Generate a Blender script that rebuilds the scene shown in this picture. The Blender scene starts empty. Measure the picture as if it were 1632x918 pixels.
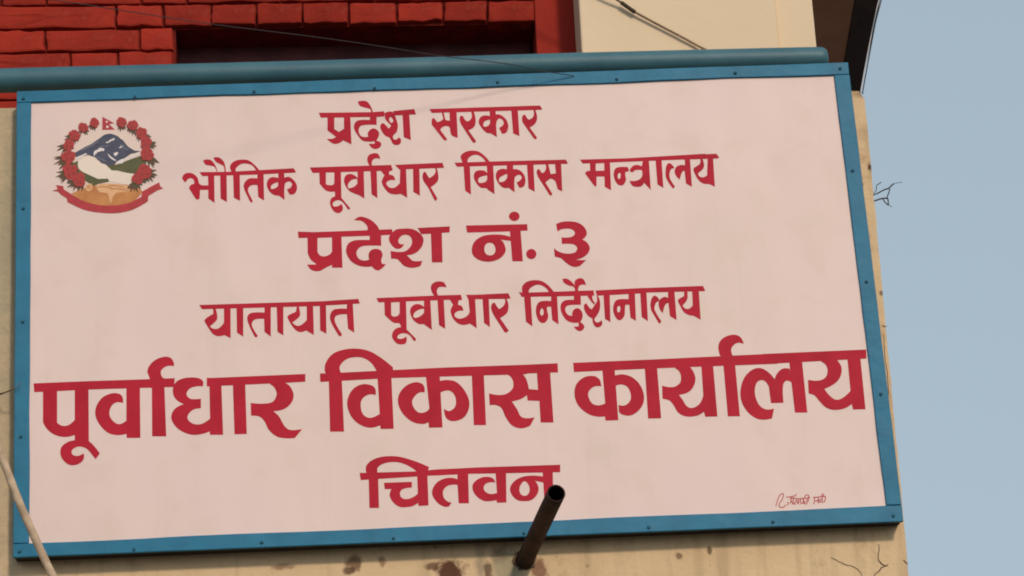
import bpy, bmesh, math, random
from mathutils import Vector, Matrix, noise
from mathutils.geometry import delaunay_2d_cdt
R = math.radians
random.seed(7)
S = bpy.context.scene
C = S.collection

# ------------------------------------------------------------------ camera
CZ = 1.5628                                   # eye height; the board's middle hangs at 3.75 m
F = 4000.0                                    # focal length in photo pixels (1632 wide)
CAM = Vector((-0.2333, -5.8147, CZ))
PITCH, YAW, ROLL = 0.3635, 0.0668, -0.0467
_f = Vector((math.sin(YAW)*math.cos(PITCH), math.cos(YAW)*math.cos(PITCH), math.sin(PITCH)))
_r = Vector((math.cos(YAW), -math.sin(YAW), 0)); _u = _r.cross(_f)
RT = math.cos(ROLL)*_r + math.sin(ROLL)*_u
UP = -math.sin(ROLL)*_r + math.cos(ROLL)*_u
FW = _f
cd = bpy.data.cameras.new('camera'); co = bpy.data.objects.new('camera', cd); C.objects.link(co)
m = Matrix((RT, UP, -FW)).transposed().to_4x4(); m.translation = CAM
co.matrix_world = m
cd.sensor_width = 36; cd.lens = F/1632*36; cd.clip_start = .05; cd.clip_end = 5000
S.camera = co

# ------------------------------------------------------------------ sky, sun, exposure
SUN_EL, SUN_AZ = R(31), R(161)                # hazy sun in front of the wall, over the right shoulder
w = bpy.data.worlds.new("World"); S.world = w; w.use_nodes = True
nt = w.node_tree; bg = nt.nodes['Background']
sky = nt.nodes.new('ShaderNodeTexSky'); sky.sky_type = 'NISHITA'; sky.sun_disc = False
sky.sun_elevation = SUN_EL; sky.sun_rotation = SUN_AZ
sky.air_density = 1.2; sky.dust_density = 5.0; sky.ozone_density = 1.0; sky.altitude = 200
hs = nt.nodes.new('ShaderNodeHueSaturation'); hs.inputs['Saturation'].default_value = .48; hs.inputs['Hue'].default_value = .48
nt.links.new(sky.outputs[0], hs.inputs['Color']); 
mx = nt.nodes.new('ShaderNodeMix'); mx.data_type = 'RGBA'; mx.inputs[0].default_value = .75     # even valley haze over the clear sky
nt.links.new(hs.outputs[0], mx.inputs[6]); mx.inputs[7].default_value = (2.42, 3.12, 3.72, 1)
nt.links.new(mx.outputs[2], bg.inputs['Color'])
bg.inputs['Strength'].default_value = 0.15
sd = bpy.data.lights.new('sun', 'SUN'); so = bpy.data.objects.new('sun', sd); C.objects.link(so)
sd.energy = 1.9; sd.angle = R(6); sd.color = (1, .82, .65)
# direction towards the sun (azimuth measured like the sky's rotation: 0 = +Y, clockwise)
sv = Vector((math.sin(SUN_AZ)*math.cos(SUN_EL), math.cos(SUN_AZ)*math.cos(SUN_EL), math.sin(SUN_EL)))
so.rotation_euler = sv.to_track_quat('Z', 'Y').to_euler(); so.location = (3, -8, 9)
S.view_settings.view_transform = 'Standard'; S.view_settings.look = 'None'
S.view_settings.exposure = 0.06; S.view_settings.gamma = 1
S.cycles.filter_width = 1.9

# ------------------------------------------------------------------ helpers
def ray(px, py):
    return FW + RT*((px-816)/F) + UP*((459-py)/F)
def P(px, py, y):
    """point of the vertical plane at depth y that stands at this place of the photograph"""
    d = ray(px, py); return CAM + d*((y-CAM.y)/d.y)
def PZ(px, py, z):
    d = ray(px, py); return CAM + d*((z-CAM.z)/d.z)
ORG = {}
def obj(name, verts, faces, mat, parent=None, smooth=False, bevel=0, origin=None):
    vs = [Vector(v) for v in verts]
    if origin is None:
        lo = Vector([min(v[i] for v in vs) for i in range(3)]); hi = Vector([max(v[i] for v in vs) for i in range(3)])
        origin = (lo+hi)/2
        if parent is None: origin.z = lo.z
    me = bpy.data.meshes.new(name); me.from_pydata([v-origin for v in vs], [], faces); me.validate()
    bm = bmesh.new(); bm.from_mesh(me); bmesh.ops.recalc_face_normals(bm, faces=bm.faces); bm.to_mesh(me); bm.free()
    if smooth: me.shade_smooth()
    o = bpy.data.objects.new(name, me); C.objects.link(o); me.materials.append(mat)
    ORG[o] = origin.copy()
    if parent is not None:
        o.parent = parent; o.location = origin-ORG[parent]
    else: o.location = origin
    if bevel:
        b = o.modifiers.new('bevel', 'BEVEL'); b.width = bevel; b.segments = 2; b.limit_method = 'ANGLE'
    return o
def empty(name, loc):
    o = bpy.data.objects.new(name, None); C.objects.link(o); o.location = loc; ORG[o] = Vector(loc); o.empty_display_size = .1
    return o
def tag(o, label, cat, group=None):
    o['label'] = label; o['category'] = cat
    if group: o['group'] = group
    return o
BOXF = [(0,1,2,3), (4,7,6,5), (0,4,5,1), (1,5,6,2), (2,6,7,3), (3,7,4,0)]
def box(x0, x1, y0, y1, z0, z1):
    return [(x0,y0,z0),(x1,y0,z0),(x1,y0,z1),(x0,y0,z1),(x0,y1,z0),(x1,y1,z0),(x1,y1,z1),(x0,y1,z1)], BOXF
def prism(front, depth):
    """a front outline (3D points) pushed back along y"""
    n = len(front); vs = [Vector(p) for p in front]+[Vector(p)+Vector((0,depth,0)) for p in front]
    return vs, [tuple(range(n)), tuple(range(2*n-1, n-1, -1))]+[(i, (i+1)%n, n+(i+1)%n, n+i) for i in range(n)]
def smoothpath(pts, n=6):
    pts = [Vector(p) for p in pts]; out = []
    for i in range(len(pts)-1):
        p1, p2 = pts[i], pts[i+1]; p0 = pts[i-1] if i else 2*p1-p2; p3 = pts[i+2] if i+2 < len(pts) else 2*p2-p1
        for k in range(n):
            t = k/n
            out.append(.5*((2*p1)+(p2-p0)*t+(2*p0-5*p1+4*p2-p3)*t*t+(3*p1-p0-3*p2+p3)*t**3))
    return out+[pts[-1]]
def tube(pts, rad, seg=8, twist=0, lobes=0, amp=0):
    vs, fs = [], []; n = len(pts); d = 0
    for i, p in enumerate(pts):
        p = Vector(p); t = (Vector(pts[min(i+1, n-1)])-Vector(pts[max(i-1, 0)])).normalized()
        if i: d += (p-Vector(pts[i-1])).length
        a = t.cross(Vector((0, 0, 1)) if abs(t.z) < .95 else Vector((1, 0, 0))).normalized(); b = t.cross(a)
        r = rad[i] if isinstance(rad, (list, tuple)) else rad
        for k in range(seg):
            g = 2*math.pi*k/seg; rr = r*(1+amp*math.cos(lobes*g+twist*d)) if lobes else r
            vs.append(p+a*math.cos(g)*rr+b*math.sin(g)*rr)
    for i in range(n-1):
        for k in range(seg):
            fs.append((i*seg+k, i*seg+(k+1)%seg, (i+1)*seg+(k+1)%seg, (i+1)*seg+k))
    fs.append(tuple(range(seg))); fs.append(tuple(range((n-1)*seg, n*seg)))
    return vs, fs
def join(parts):
    V, Fc = [], []
    for v, f in parts:
        k = len(V); V += list(v); Fc += [tuple(i+k for i in q) for q in f]
    return V, Fc

# ------------------------------------------------------------------ materials
def material(name, col, rough=.7, var=None, scale=6, bump=0, bscale=60, spec=.3, metal=0, detail=5, lo=.35, hi=.65):
    mt = bpy.data.materials.new(name); mt.use_nodes = True; t = mt.node_tree; b = t.nodes['Principled BSDF']
    b.inputs['Roughness'].default_value = rough; b.inputs['Specular IOR Level'].default_value = spec; b.inputs['Metallic'].default_value = metal
    b.inputs['Base Color'].default_value = (*col, 1)
    tc = t.nodes.new('ShaderNodeTexCoord')
    if var:
        n = t.nodes.new('ShaderNodeTexNoise'); n.inputs['Scale'].default_value = scale; n.inputs['Detail'].default_value = detail
        t.links.new(tc.outputs['Object'], n.inputs['Vector'])
        r = t.nodes.new('ShaderNodeValToRGB'); r.color_ramp.elements[0].position = lo; r.color_ramp.elements[1].position = hi
        r.color_ramp.elements[0].color = (*col, 1); r.color_ramp.elements[1].color = (*var, 1)
        t.links.new(n.outputs['Fac'], r.inputs[0]); t.links.new(r.outputs[0], b.inputs['Base Color'])
    if bump:
        n2 = t.nodes.new('ShaderNodeTexNoise'); n2.inputs['Scale'].default_value = bscale; n2.inputs['Detail'].default_value = 6
        t.links.new(tc.outputs['Object'], n2.inputs['Vector'])
        bp = t.nodes.new('ShaderNodeBump'); bp.inputs['Strength'].default_value = bump; bp.inputs['Distance'].default_value = .004
        t.links.new(n2.outputs['Fac'], bp.inputs['Height']); t.links.new(bp.outputs[0], b.inputs['Normal'])
    return mt
M = {}
def sheet_material():
    mt = material('painted_sheet', (.725,.570,.545), .5, (.705,.565,.515), 2.2, .12, 14, .3)
    t = mt.node_tree; b = t.nodes['Principled BSDF']; L = t.links.new; N = t.nodes.new
    tc = next(n for n in t.nodes if n.type == 'TEX_COORD'); src = b.inputs['Base Color'].links[0].from_socket
    def layer(src, scale, stretch, a, bb, col, k):
        mp = N('ShaderNodeMapping'); mp.inputs['Scale'].default_value = stretch; L(tc.outputs['Object'], mp.inputs[0])
        n = N('ShaderNodeTexNoise'); n.inputs['Scale'].default_value = scale; n.inputs['Detail'].default_value = 8; n.inputs['Roughness'].default_value = .65; L(mp.outputs[0], n.inputs['Vector'])
        r = N('ShaderNodeMapRange'); r.inputs['From Min'].default_value = a; r.inputs['From Max'].default_value = bb; r.inputs['To Max'].default_value = k; L(n.outputs['Fac'], r.inputs['Value'])
        x = N('ShaderNodeMix'); x.data_type = 'RGBA'; L(r.outputs[0], x.inputs[0]); L(src, x.inputs[6]); x.inputs[7].default_value = (*col, 1); return x.outputs[2]
    src = layer(src, 9, (1,1,1), .50, .74, (.62,.49,.39), .35)          # dusty blotches
    src = layer(src, 30, (1,1,.06), .56, .76, (.55,.44,.35), .14)       # faint rain streaks
    src = layer(src, 140, (1,1,1), .68, .76, (.40,.30,.23), .35)        # specks
    L(src, b.inputs['Base Color'])
    # slack tin: shallow ripples
    mp = N('ShaderNodeMapping'); mp.inputs['Scale'].default_value = (1,1,.45); L(tc.outputs['Object'], mp.inputs[0])
    n = N('ShaderNodeTexNoise'); n.inputs['Scale'].default_value = 4.5; n.inputs['Detail'].default_value = 2; L(mp.outputs[0], n.inputs['Vector'])
    bp = N('ShaderNodeBump'); bp.inputs['Strength'].default_value = .45; bp.inputs['Distance'].default_value = .02; L(n.outputs['Fac'], bp.inputs['Height'])
    old = b.inputs['Normal'].links[0].from_node; L(bp.outputs[0], old.inputs['Normal'])
    return mt
M['sheet'] = sheet_material()
M['red'] = material('red_sign_paint', (.47,.017,.038), .6, (.385,.013,.031), 13, .15, 70, .12, lo=.3, hi=.7)
M['blue'] = material('blue_frame_paint', (.017,.172,.295), .5, (.013,.130,.23), 11, .5, 22, .22, lo=.3, hi=.7)
M['batten'] = material('shade_black_batten', (.030,.027,.028), .9, (.05,.04,.035), 20, .4, 80, .1)  # near-black colour stands in for the shade under the frame
M['screw'] = material('painted_screw', (.02,.10,.145), .5)
M['rail'] = material('blue_green_rail_paint', (.048,.140,.175), .5, (.034,.108,.145), 7, .2, 50, .35)
M['brick'] = material('red_painted_brick', (.28,.025,.014), .9, (.23,.020,.012), 14, .5, 55, .15)
def vary(mt, lo, hi):
    t = mt.node_tree; b = t.nodes['Principled BSDF']; src = b.inputs['Base Color'].links[0].from_socket
    oi = t.nodes.new('ShaderNodeObjectInfo'); mr = t.nodes.new('ShaderNodeMapRange'); mr.inputs['To Min'].default_value = lo; mr.inputs['To Max'].default_value = hi
    t.links.new(oi.outputs['Random'], mr.inputs['Value']); h = t.nodes.new('ShaderNodeHueSaturation'); t.links.new(mr.outputs[0], h.inputs['Value']); t.links.new(src, h.inputs['Color'])
    tc = next(n for n in t.nodes if n.type == 'TEX_COORD'); n = t.nodes.new('ShaderNodeTexNoise'); n.inputs['Scale'].default_value = 26; n.inputs['Detail'].default_value = 9; n.inputs['Roughness'].default_value = .7
    t.links.new(tc.outputs['Object'], n.inputs['Vector']); m2 = t.nodes.new('ShaderNodeMapRange'); m2.inputs['From Min'].default_value = .55; m2.inputs['From Max'].default_value = .75; m2.inputs['To Max'].default_value = .5
    t.links.new(n.outputs['Fac'], m2.inputs['Value']); x = t.nodes.new('ShaderNodeMix'); x.data_type = 'RGBA'; t.links.new(m2.outputs[0], x.inputs[0]); t.links.new(h.outputs[0], x.inputs[6]); x.inputs[7].default_value = (.34,.075,.045,1)
    t.links.new(x.outputs[2], b.inputs['Base Color'])
vary(M['brick'], .88, 1.3)
M['mortar'] = material('red_painted_mortar', (.17,.017,.011), .95, (.10,.011,.008), 20, .6, 60, .1)
M['jamb'] = material('red_painted_plaster', (.30,.026,.016), .85, (.22,.02,.014), 5, .3, 50, .15)
M['cream'] = material('cream_pillar_paint', (.71,.57,.40), .8, (.67,.54,.375), 2.5, .2, 50, .2)
M['wood'] = material('dark_window_wood', (.16,.05,.055), .7, (.09,.03,.032), 10, .3, 60)
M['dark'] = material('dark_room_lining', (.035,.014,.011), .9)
M['soffit'] = material('brown_soffit', (.68,.34,.225), .85, (.58,.29,.19), 6, .3, 60, .1)
M['beam'] = material('blackish_beam', (.11,.078,.078), .8, (.08,.058,.056), 12, .3, 60, .2)
M['rust'] = material('rusty_pipe', (.050,.022,.016), .85, (.020,.010,.008), 22, .6, 120, .25)
M['bore'] = material('rusty_bore', (.010,.004,.003), .95)
M['wire'] = material('dark_wire', (.03,.025,.027), .6)
M['wirel'] = material('pale_wire', (.42,.42,.44), .6)
M['cable'] = material('brown_cable', (.21,.14,.085), .7, (.29,.20,.13), 30)
M['tape'] = material('black_tape', (.05,.035,.02), .7)
M['rope'] = material('beige_rope', (.50,.385,.27), .85, (.36,.265,.18), 40, .5, 200, .15)
M['crack'] = material('crack_shadow_dirt', (.13,.08,.05), .95)
M['asphalt'] = material('asphalt_ground', (.06,.055,.048), .95, (.085,.078,.069), 2, .4, 30)
M['slab'] = material('concrete', (.40,.36,.30), .9, (.33,.29,.25), 3, .3, 40)

def wall_material():
    mt = bpy.data.materials.new('weathered_cream_plaster'); mt.use_nodes = True; t = mt.node_tree; b = t.nodes['Principled BSDF']
    L = t.links.new; N = t.nodes.new
    b.inputs['Roughness'].default_value = .9; b.inputs['Specular IOR Level'].default_value = .15
    geo = N('ShaderNodeNewGeometry')
    def nz(scale, detail=6, rough=.6):
        n = N('ShaderNodeTexNoise'); n.inputs['Scale'].default_value = scale; n.inputs['Detail'].default_value = detail; n.inputs['Roughness'].default_value = rough
        L(geo.outputs['Position'], n.inputs['Vector']); return n
    def ramp(src, a, bb):
        r = N('ShaderNodeMapRange'); r.inputs['From Min'].default_value = a; r.inputs['From Max'].default_value = bb; L(src, r.inputs['Value']); return r.outputs[0]
    def mix(fac, c1, c2, k=1):
        x = N('ShaderNodeMix'); x.data_type = 'RGBA'
        if k != 1:
            mm = N('ShaderNodeMath'); mm.operation = 'MULTIPLY'; mm.inputs[1].default_value = k; L(fac, mm.inputs[0]); fac = mm.outputs[0]
        L(fac, x.inputs[0])
        for s, c in ((6, c1), (7, c2)):
            if isinstance(c, tuple): x.inputs[s].default_value = (*c, 1)
            else: L(c, x.inputs[s])
        return x.outputs[2]
    base = mix(ramp(nz(5).outputs['Fac'], .35, .65), (.68,.51,.31), (.62,.455,.27))
    base = mix(ramp(nz(11, 8, .7).outputs['Fac'], .56, .70), base, (.40,.275,.15), .65)      # old stains
    base = mix(ramp(nz(30, 6, .7).outputs['Fac'], .66, .72), base, (.16,.09,.05), .75)       # chips
    mp = N('ShaderNodeMapping'); mp.inputs['Scale'].default_value = (1, 1, .09); L(geo.outputs['Position'], mp.inputs[0])
    dn = N('ShaderNodeTexNoise'); dn.inputs['Scale'].default_value = 24; dn.inputs['Detail'].default_value = 7; L(mp.outputs[0], dn.inputs['Vector'])
    base = mix(ramp(dn.outputs['Fac'], .52, .72), base, (.36,.26,.15), .55)
    base = mix(ramp(nz(160, 3, .8).outputs['Fac'], .64, .74), base, (.24,.16,.095), .55)
    # patches of their own: (place in the photo, radius m, colour, strength)
    warp = nz(32, 8, .72)
    def patch(px, py, rx, rz, col, k, base, soft=.35):
        c = P(px, py, .06)
        sub = N('ShaderNodeVectorMath'); sub.operation = 'SUBTRACT'; L(geo.outputs['Position'], sub.inputs[0]); sub.inputs[1].default_value = c
        sc = N('ShaderNodeVectorMath'); sc.operation = 'MULTIPLY'; L(sub.outputs[0], sc.inputs[0]); sc.inputs[1].default_value = (1/rx, .05, 1/rz)
        ln = N('ShaderNodeVectorMath'); ln.operation = 'LENGTH'; L(sc.outputs[0], ln.inputs[0])
        a = N('ShaderNodeMath'); a.operation = 'MULTIPLY_ADD'; L(warp.outputs['Fac'], a.inputs[0]); a.inputs[1].default_value = 2.6; L(ln.outputs['Value'], a.inputs[2])
        return mix(ramp(a.outputs[0], 2.2+soft*.75, 2.2-soft*.75), base, col, k)
    base = patch(716, 912, .038, .030, (.085,.030,.018), .95, base)
    base = patch(690, 905, .020, .012, (.11,.05,.028), .8, base)
    base = patch(812, 905, .045, .05, (.36,.315,.20), .9, base)
    base = patch(795, 885, .02, .02, (.17,.13,.085), .6, base, .8)
    base = patch(765, 900, .012, .06, (.33,.26,.18), .8, base, .8)
    base = patch(778, 912, .010, .03, (.10,.06,.04), .8, base)
    base = patch(565, 897, .020, .022, (.13,.06,.03), .8, base)
    base = patch(556, 912, .014, .010, (.10,.05,.03), .85, base)
    base = patch(610, 897, .010, .014, (.20,.11,.06), .7, base)
    base = patch(452, 905, .025, .010, (.17,.09,.05), .7, base)
    base = patch(860, 912, .020, .028, (.20,.085,.055), .8, base)
    base = patch(1530, 918, .02, .02, (.20,.12,.07), .5, base)
    base = patch(1130, 880, .006, .012, (.10,.06,.035), .8, base)
    base = patch(1081, 888, .010, .010, (.16,.09,.05), .8, base)
    base = patch(1385, 268, .008, .016, (.07,.035,.025), .95, base)
    base = patch(1372, 297, .006, .006, (.10,.06,.04), .9, base)
    base = patch(1377, 152, .030, .012, (.17,.11,.06), .8, base, .9)
    base = patch(1405, 470, .008, .006, (.15,.09,.06), .8, base)
    base = patch(1380, 215, .02, .02, (.40,.29,.17), .6, base, .9)
    base = patch(10, 420, .05, .75, (.36,.315,.22), .9, base, 1.2)
    L(base, b.inputs['Base Color'])
    bp = N('ShaderNodeBump'); bp.inputs['Strength'].default_value = .5; bp.inputs['Distance'].default_value = .006
    L(nz(45, 8, .65).outputs['Fac'], bp.inputs['Height']); L(bp.outputs[0], b.inputs['Normal'])
    return mt
M['wall'] = wall_material()

# ------------------------------------------------------------------ ground and building
g = obj('ground', [(-900,-900,0),(900,-900,0),(900,900,0),(-900,900,0)], [(0,1,2,3)], M['asphalt']); g['kind'] = 'structure'

WY = 0.047                                      # face of the plastered wall behind the board
a, b_ = P(1377, 145, WY), P(1447, 918, WY)
xr_top, xr_bot = a.x, b_.x; ztop = a.z
tl = P(0, 172.5, WY)
outline = [(-5.2, WY, 0), (xr_bot+.012, WY, 0)]
for k in range(61):                             # the worn right-hand arris
    t = k/60; z = b_.z-.25+(ztop-b_.z+.25)*t
    outline.append((xr_bot+(xr_top-xr_bot)*t+.0018*noise.noise(Vector((0, 3.1, z*14)))+.0012*noise.noise(Vector((5, 1, z*45)))-(.012 if k == 60 else 0), WY, z))
outline += [(tl.x, WY, tl.z), (-5.2, WY, tl.z)]
v, f = prism(outline, .16)
wall = obj('wall', v, f, M['wall'])
tag(wall, 'weathered cream plaster wall carrying the signboard, cracked and stained along its foot', 'wall')
# cracks and chips: shallow dirty grooves standing in the plaster
def ribbon(pts, wid, y):
    pts = [P(x, q, y) for x, q in pts]; vs, fs = [], []
    n = len(pts)
    for i, p in enumerate(pts):
        t = (pts[min(i+1, n-1)]-pts[max(i-1, 0)]).normalized(); nn = Vector((-t.z, 0, t.x))
        ww = .7*wid*(.35+.65*math.sin(math.pi*(i+.5)/n))*random.uniform(.7, 1.3)
        vs += [p+nn*ww/2, p-nn*ww/2]
    for i in range(n-1): fs.append((2*i, 2*i+1, 2*i+3, 2*i+2))
    return vs, fs
def jag(pts, n=5, amp=1.3):
    out = []
    for (x0, y0), (x1, y1) in zip(pts, pts[1:]):
        for k in range(n):
            t = k/n; out.append((x0+(x1-x0)*t+random.uniform(-amp, amp), y0+(y1-y0)*t+random.uniform(-amp, amp)))
    return out+[pts[-1]]
for pts, wd in (([(1401,868),(1401,893),(1409,902),(1399,912),(1390,922)], .0042), ([(1409,902),(1416,900)], .003),
                ([(1324,889),(1340,897),(1365,905),(1373,914),(1375,925)], .0028),
                ([(1440,893),(1447,899)], .004), ([(1406,519),(1414,520)], .003), ([(1407,530),(1411,560),(1416,640),(1421,690)], .0022)):
    v, f = ribbon(jag(pts), wd, WY-.0012); obj('crack', v, f, M['crack'], wall)

# floor slab of the balcony behind the wall, out of sight from below
v, f = box(-5.2, xr_top-.02, WY+.162, 2.2, ztop-.62, ztop-.48); o = obj('balcony_slab', v, f, M['slab'])
tag(o, 'grey concrete balcony slab hidden behind the cream wall', 'slab')

# ------------------------------------------------------------------ red brick wall with a window
BY = .55
zf = ztop-.478
bw = empty('brick_wall', P(500, 40, BY)*1.0); bw.location.z = zf; ORG[bw] = bw.location.copy()
tag(bw, 'red painted brick wall above the blue rail', 'brick wall')
ZS = P(1297, -2, .47).z+.50                     # underside of the roof slab
def qx(px, py, y=BY): return P(px, py, y).x
xo0, xo1 = qx(277, 80), qx(853, 60)             # window opening
zo = P(560, 40, BY).z
xjamb = qx(925, 60)
xL = -4.6
back = BY+.014
def wallbox(x0, x1, y0, y1, z0, z1, mt, name):
    v, f = box(x0, x1, y0, y1, z0, z1); return obj(name, v, f, mt, bw)
wallbox(xL, xo0+.004, back, back+.2, zf, ZS, M['mortar'], 'backing_wall')
wallbox(xo0+.0045, xo1, back+.001, back+.2, zo+.002, ZS, M['mortar'], 'lintel_backing')
v, f = box(xo1+.002, xjamb+.06, BY-.002, BY+.21, zf, ZS); obj('jamb_plaster', v, f, M['jamb'], bw, bevel=.004)
def brick(pxl, pxr, rowtop, rowbot, dy=0, round_=.005):
    gap = 1.4
    def y_(fn, x): return fn(x)
    j = lambda s=1.3: random.uniform(-s, s)
    y = BY+random.uniform(-.004, .003)+dy
    q = [P(pxl+gap+j(), y_(rowbot, pxl)-gap+j(), y), P(pxr-gap+j(), y_(rowbot, pxr)-gap+j(), y),
         P(pxr-gap+j(), y_(rowtop, pxr)+gap+j(), y), P(pxl+gap+j(), y_(rowtop, pxl)+gap+j(), y)]
    sd_ = random.uniform(0, 99); edge = []
    for i in range(4):                           # ragged hand-laid outline
        p, n_ = q[i], q[(i+1) % 4]; K = 7 if i % 2 == 0 else 3; nrm = Vector((-(n_-p).z, 0, (n_-p).x)).normalized()
        for k in range(K):
            t = k/K; amp = .006 if k else .003
            edge.append(p+(n_-p)*t+nrm*amp*noise.noise(Vector((sd_+i*7+t*3.1, 0, 0))))
    cen = sum(edge, Vector())/len(edge); n4 = len(edge); vs, fs = [], []
    for fr, dp in ((1, back+.03-y), (1, .008), (.965, .0012), (.86, -.0005), (.45, -.0012)):
        for e in edge:
            w_ = e-cen; lx = max(.2, abs(w_.x)); inset = (1-fr)*.035*2
            c2 = Vector((cen.x+math.copysign(max(0, abs(w_.x)-inset*1.2), w_.x), y, cen.z+math.copysign(max(0, abs(w_.z)-inset*.7), w_.z))) if fr < 1 else Vector((e.x, y, e.z))
            vs.append(c2+Vector((0, dp+.0032*noise.noise(Vector((c2.x*26, sd_, c2.z*22)))*(fr < 1), 0)))
    for l in range(4):
        for k in range(n4): fs.append((l*n4+k, l*n4+(k+1)%n4, (l+1)*n4+(k+1)%n4, (l+1)*n4+k))
    fs.append(tuple(range(4*n4, 5*n4)))
    return obj('brick', vs, fs, M['brick'], bw, smooth=False)
H = 37.2
def row(k): return lambda x: 10.0+H*k-.0155*x  # lower edge of course k (0 = topmost seen)
courses = {
 0: [-300,-150,-75,1,73,225,298,447,520,597,672,747,820,853],
 1: [-260,-110,-35,185,260,337,408,482,556,632,706,778,853],
 2: [-310,-235,-80,-5,72,222,277],
 3: [-270,-120,-45,112,188,277],
 4: [-310,-235,-80,-5,72,222,277],
 5: [-270,-120,-45,112,188,277],
 -1: [-260,-110,-35,110,185,260,410,482,556,706,778,853],
 -2: [-300,-150,-75,73,225,298,447,520,672,747,853],
}
for k, js in courses.items():
    for x0, x1 in zip(js, js[1:]):
        top, bot = row(k-1), row(k)
        if k == 1 and x0 >= 185:
            dv = random.uniform(-2.2, 2.2); tp = random.uniform(-.5, 2.5)
            top = (lambda t: lambda x: row(0)(x)+t)(tp); bot = (lambda t: lambda x: 46.5-.0155*x+t)(dv)
        brick(x0, x1, top, bot, dy=(-.004 if k == 1 and x0 >= 185 else 0), round_=.007 if x1 == 277 else .0045)
# window deep in the opening
wn = empty('window', (0, BY+.14, zf)); wn.location.x = (xo0+xo1)/2; ORG[wn] = wn.location.copy()
tag(wn, 'dark brown wooden window under the row of header bricks', 'window')
y1 = BY+.15
v, f = box(xo0-.003, xo1-.003, y1+.03, y1+.05, zf, zo+.05); obj('shutter', v, f, M['dark'], wn)
zb = P(560, 74, y1).z
v, f = box(xo0-.003, xo1-.003, y1-.015, y1+.029, zb-.055, zb); obj('rail', v, f, M['wood'], wn, bevel=.004)
v, f = box(xo0-.003, xo1-.003, y1-.008, y1+.028, zb-.36, zb-.057); obj('bottom_panel', v, f, M['wood'], wn, bevel=.004)
v, f = box(xo0-.003, xo1-.003, y1-.010, y1+.029, zo-.03, zo+.05); obj('head', v, f, M['dark'], wn)
for xx in (xo0, xo1-.043):
    v, f = box(xx, xx+.04, y1-.012, y1+.0285, zb+.002, zo-.032); obj('stile', v, f, M['dark'], wn, bevel=.004)

# ------------------------------------------------------------------ cream pillar
PY = .40
xa, xb, xc = P(925, 50, PY).x, P(1239, 40, PY).x, P(1298.5, 40, PY+.03).x
pil = empty('pillar', ((xa+xb)/2, PY, zf)); tag(pil, 'broad cream painted pillar standing behind the top edge of the sign', 'pillar')
v, f = box(xa, xb, PY, PY+.34, zf, ZS-.004); obj('shaft', v, f, M['cream'], pil, bevel=.006)
v, f = box(xb+.0005, xc, PY+.03, PY+.33, zf, ZS-.004); obj('rebate', v, f, M['cream'], pil, bevel=.006)

# ------------------------------------------------------------------ roof slab with its dark edge beam
def zpt(px, py, z): p = PZ(px, py, z); return (p.x, p.y)
e0, e1 = zpt(1404, -8, ZS), zpt(1371, 146, ZS)
def ext(p, q, t): return (p[0]+(q[0]-p[0])*t, p[1]+(q[1]-p[1])*t)
eA, eB = ext(e0, e1, -.25), ext(e0, e1, 1.6)
i0, i1 = zpt(1363, -8, ZS), zpt(1343, 108, ZS)
iA = ext(i0, i1, -.3); iB = ext(i0, i1, 2.2)
def slabpoly(pts, z0, z1):
    n = len(pts); vs = [(x, y, z0) for x, y in pts]+[(x, y, z1) for x, y in pts]
    return vs, [tuple(range(n)), tuple(range(2*n-1, n-1, -1))]+[(i, (i+1)%n, n+(i+1)%n, n+i) for i in range(n)]
roof = empty('roof_slab', (0, .9, ZS)); tag(roof, 'brown roof soffit with a blackish edge beam, at the right of the pillar', 'roof')
yb = max(eB[1], iB[1])
SF = .36
v, f = slabpoly([(-4.6, SF), (iA[0], SF), (iA[0], max(SF+.01, iA[1])), (iB[0], iB[1]), (iB[0], yb+.6), (-4.6, yb+.6)], ZS, ZS+.14)
obj('soffit', v, f, M['soffit'], roof)
v, f = slabpoly([(iA[0]+.002, iA[1]), (eA[0], eA[1]), (eB[0], eB[1]), (eB[0], yb+.59), (iB[0]+.002, yb+.59), (iB[0]+.002, iB[1])], ZS-.004, ZS+.15)
obj('edge_beam', v, f, M['beam'], roof)

# ------------------------------------------------------------------ blue rail pipe over the board
def rail():
    yR = .105; pr = .032
    top = [(-420,123.5), (-200,118), (0,112), (300,104.5), (600,96.5), (900,87.5), (1200,80), (1306,77.8)]
    ctr = []
    for x, y in top:
        p = P(x, y, yR); ctr.append(p-UP*pr*1.0)
    ctr = [Vector((p.x, yR, p.z)) for p in ctr]
    path = smoothpath(ctr, 8); rads = [pr]*len(path)
    e = path[-1]; d = (path[-1]-path[-2]).normalized()
    path += [e+d*.010, e+d*.017, e+d*.020]; rads += [pr*.93, pr*.72, pr*.4]
    root = empty('railing', (0, yR, ztop)); tag(root, 'blue green painted rail pipe running along the top of the signboard', 'railing')
    v, f = tube(path, rads, 28); obj('rail_pipe', v, f, M['rail'], root, smooth=True)
    for px in (-250, 330, 820, 1290):
        x = P(px, 100, yR).x; zt = min(path, key=lambda p: abs(p.x-x)).z-pr*.8
        v, f = tube([(x, yR+.012, ztop-.05), (x, yR+.012, zt)], .014, 14); obj('post', v, f, M['rail'], root, smooth=False)
rail()

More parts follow.
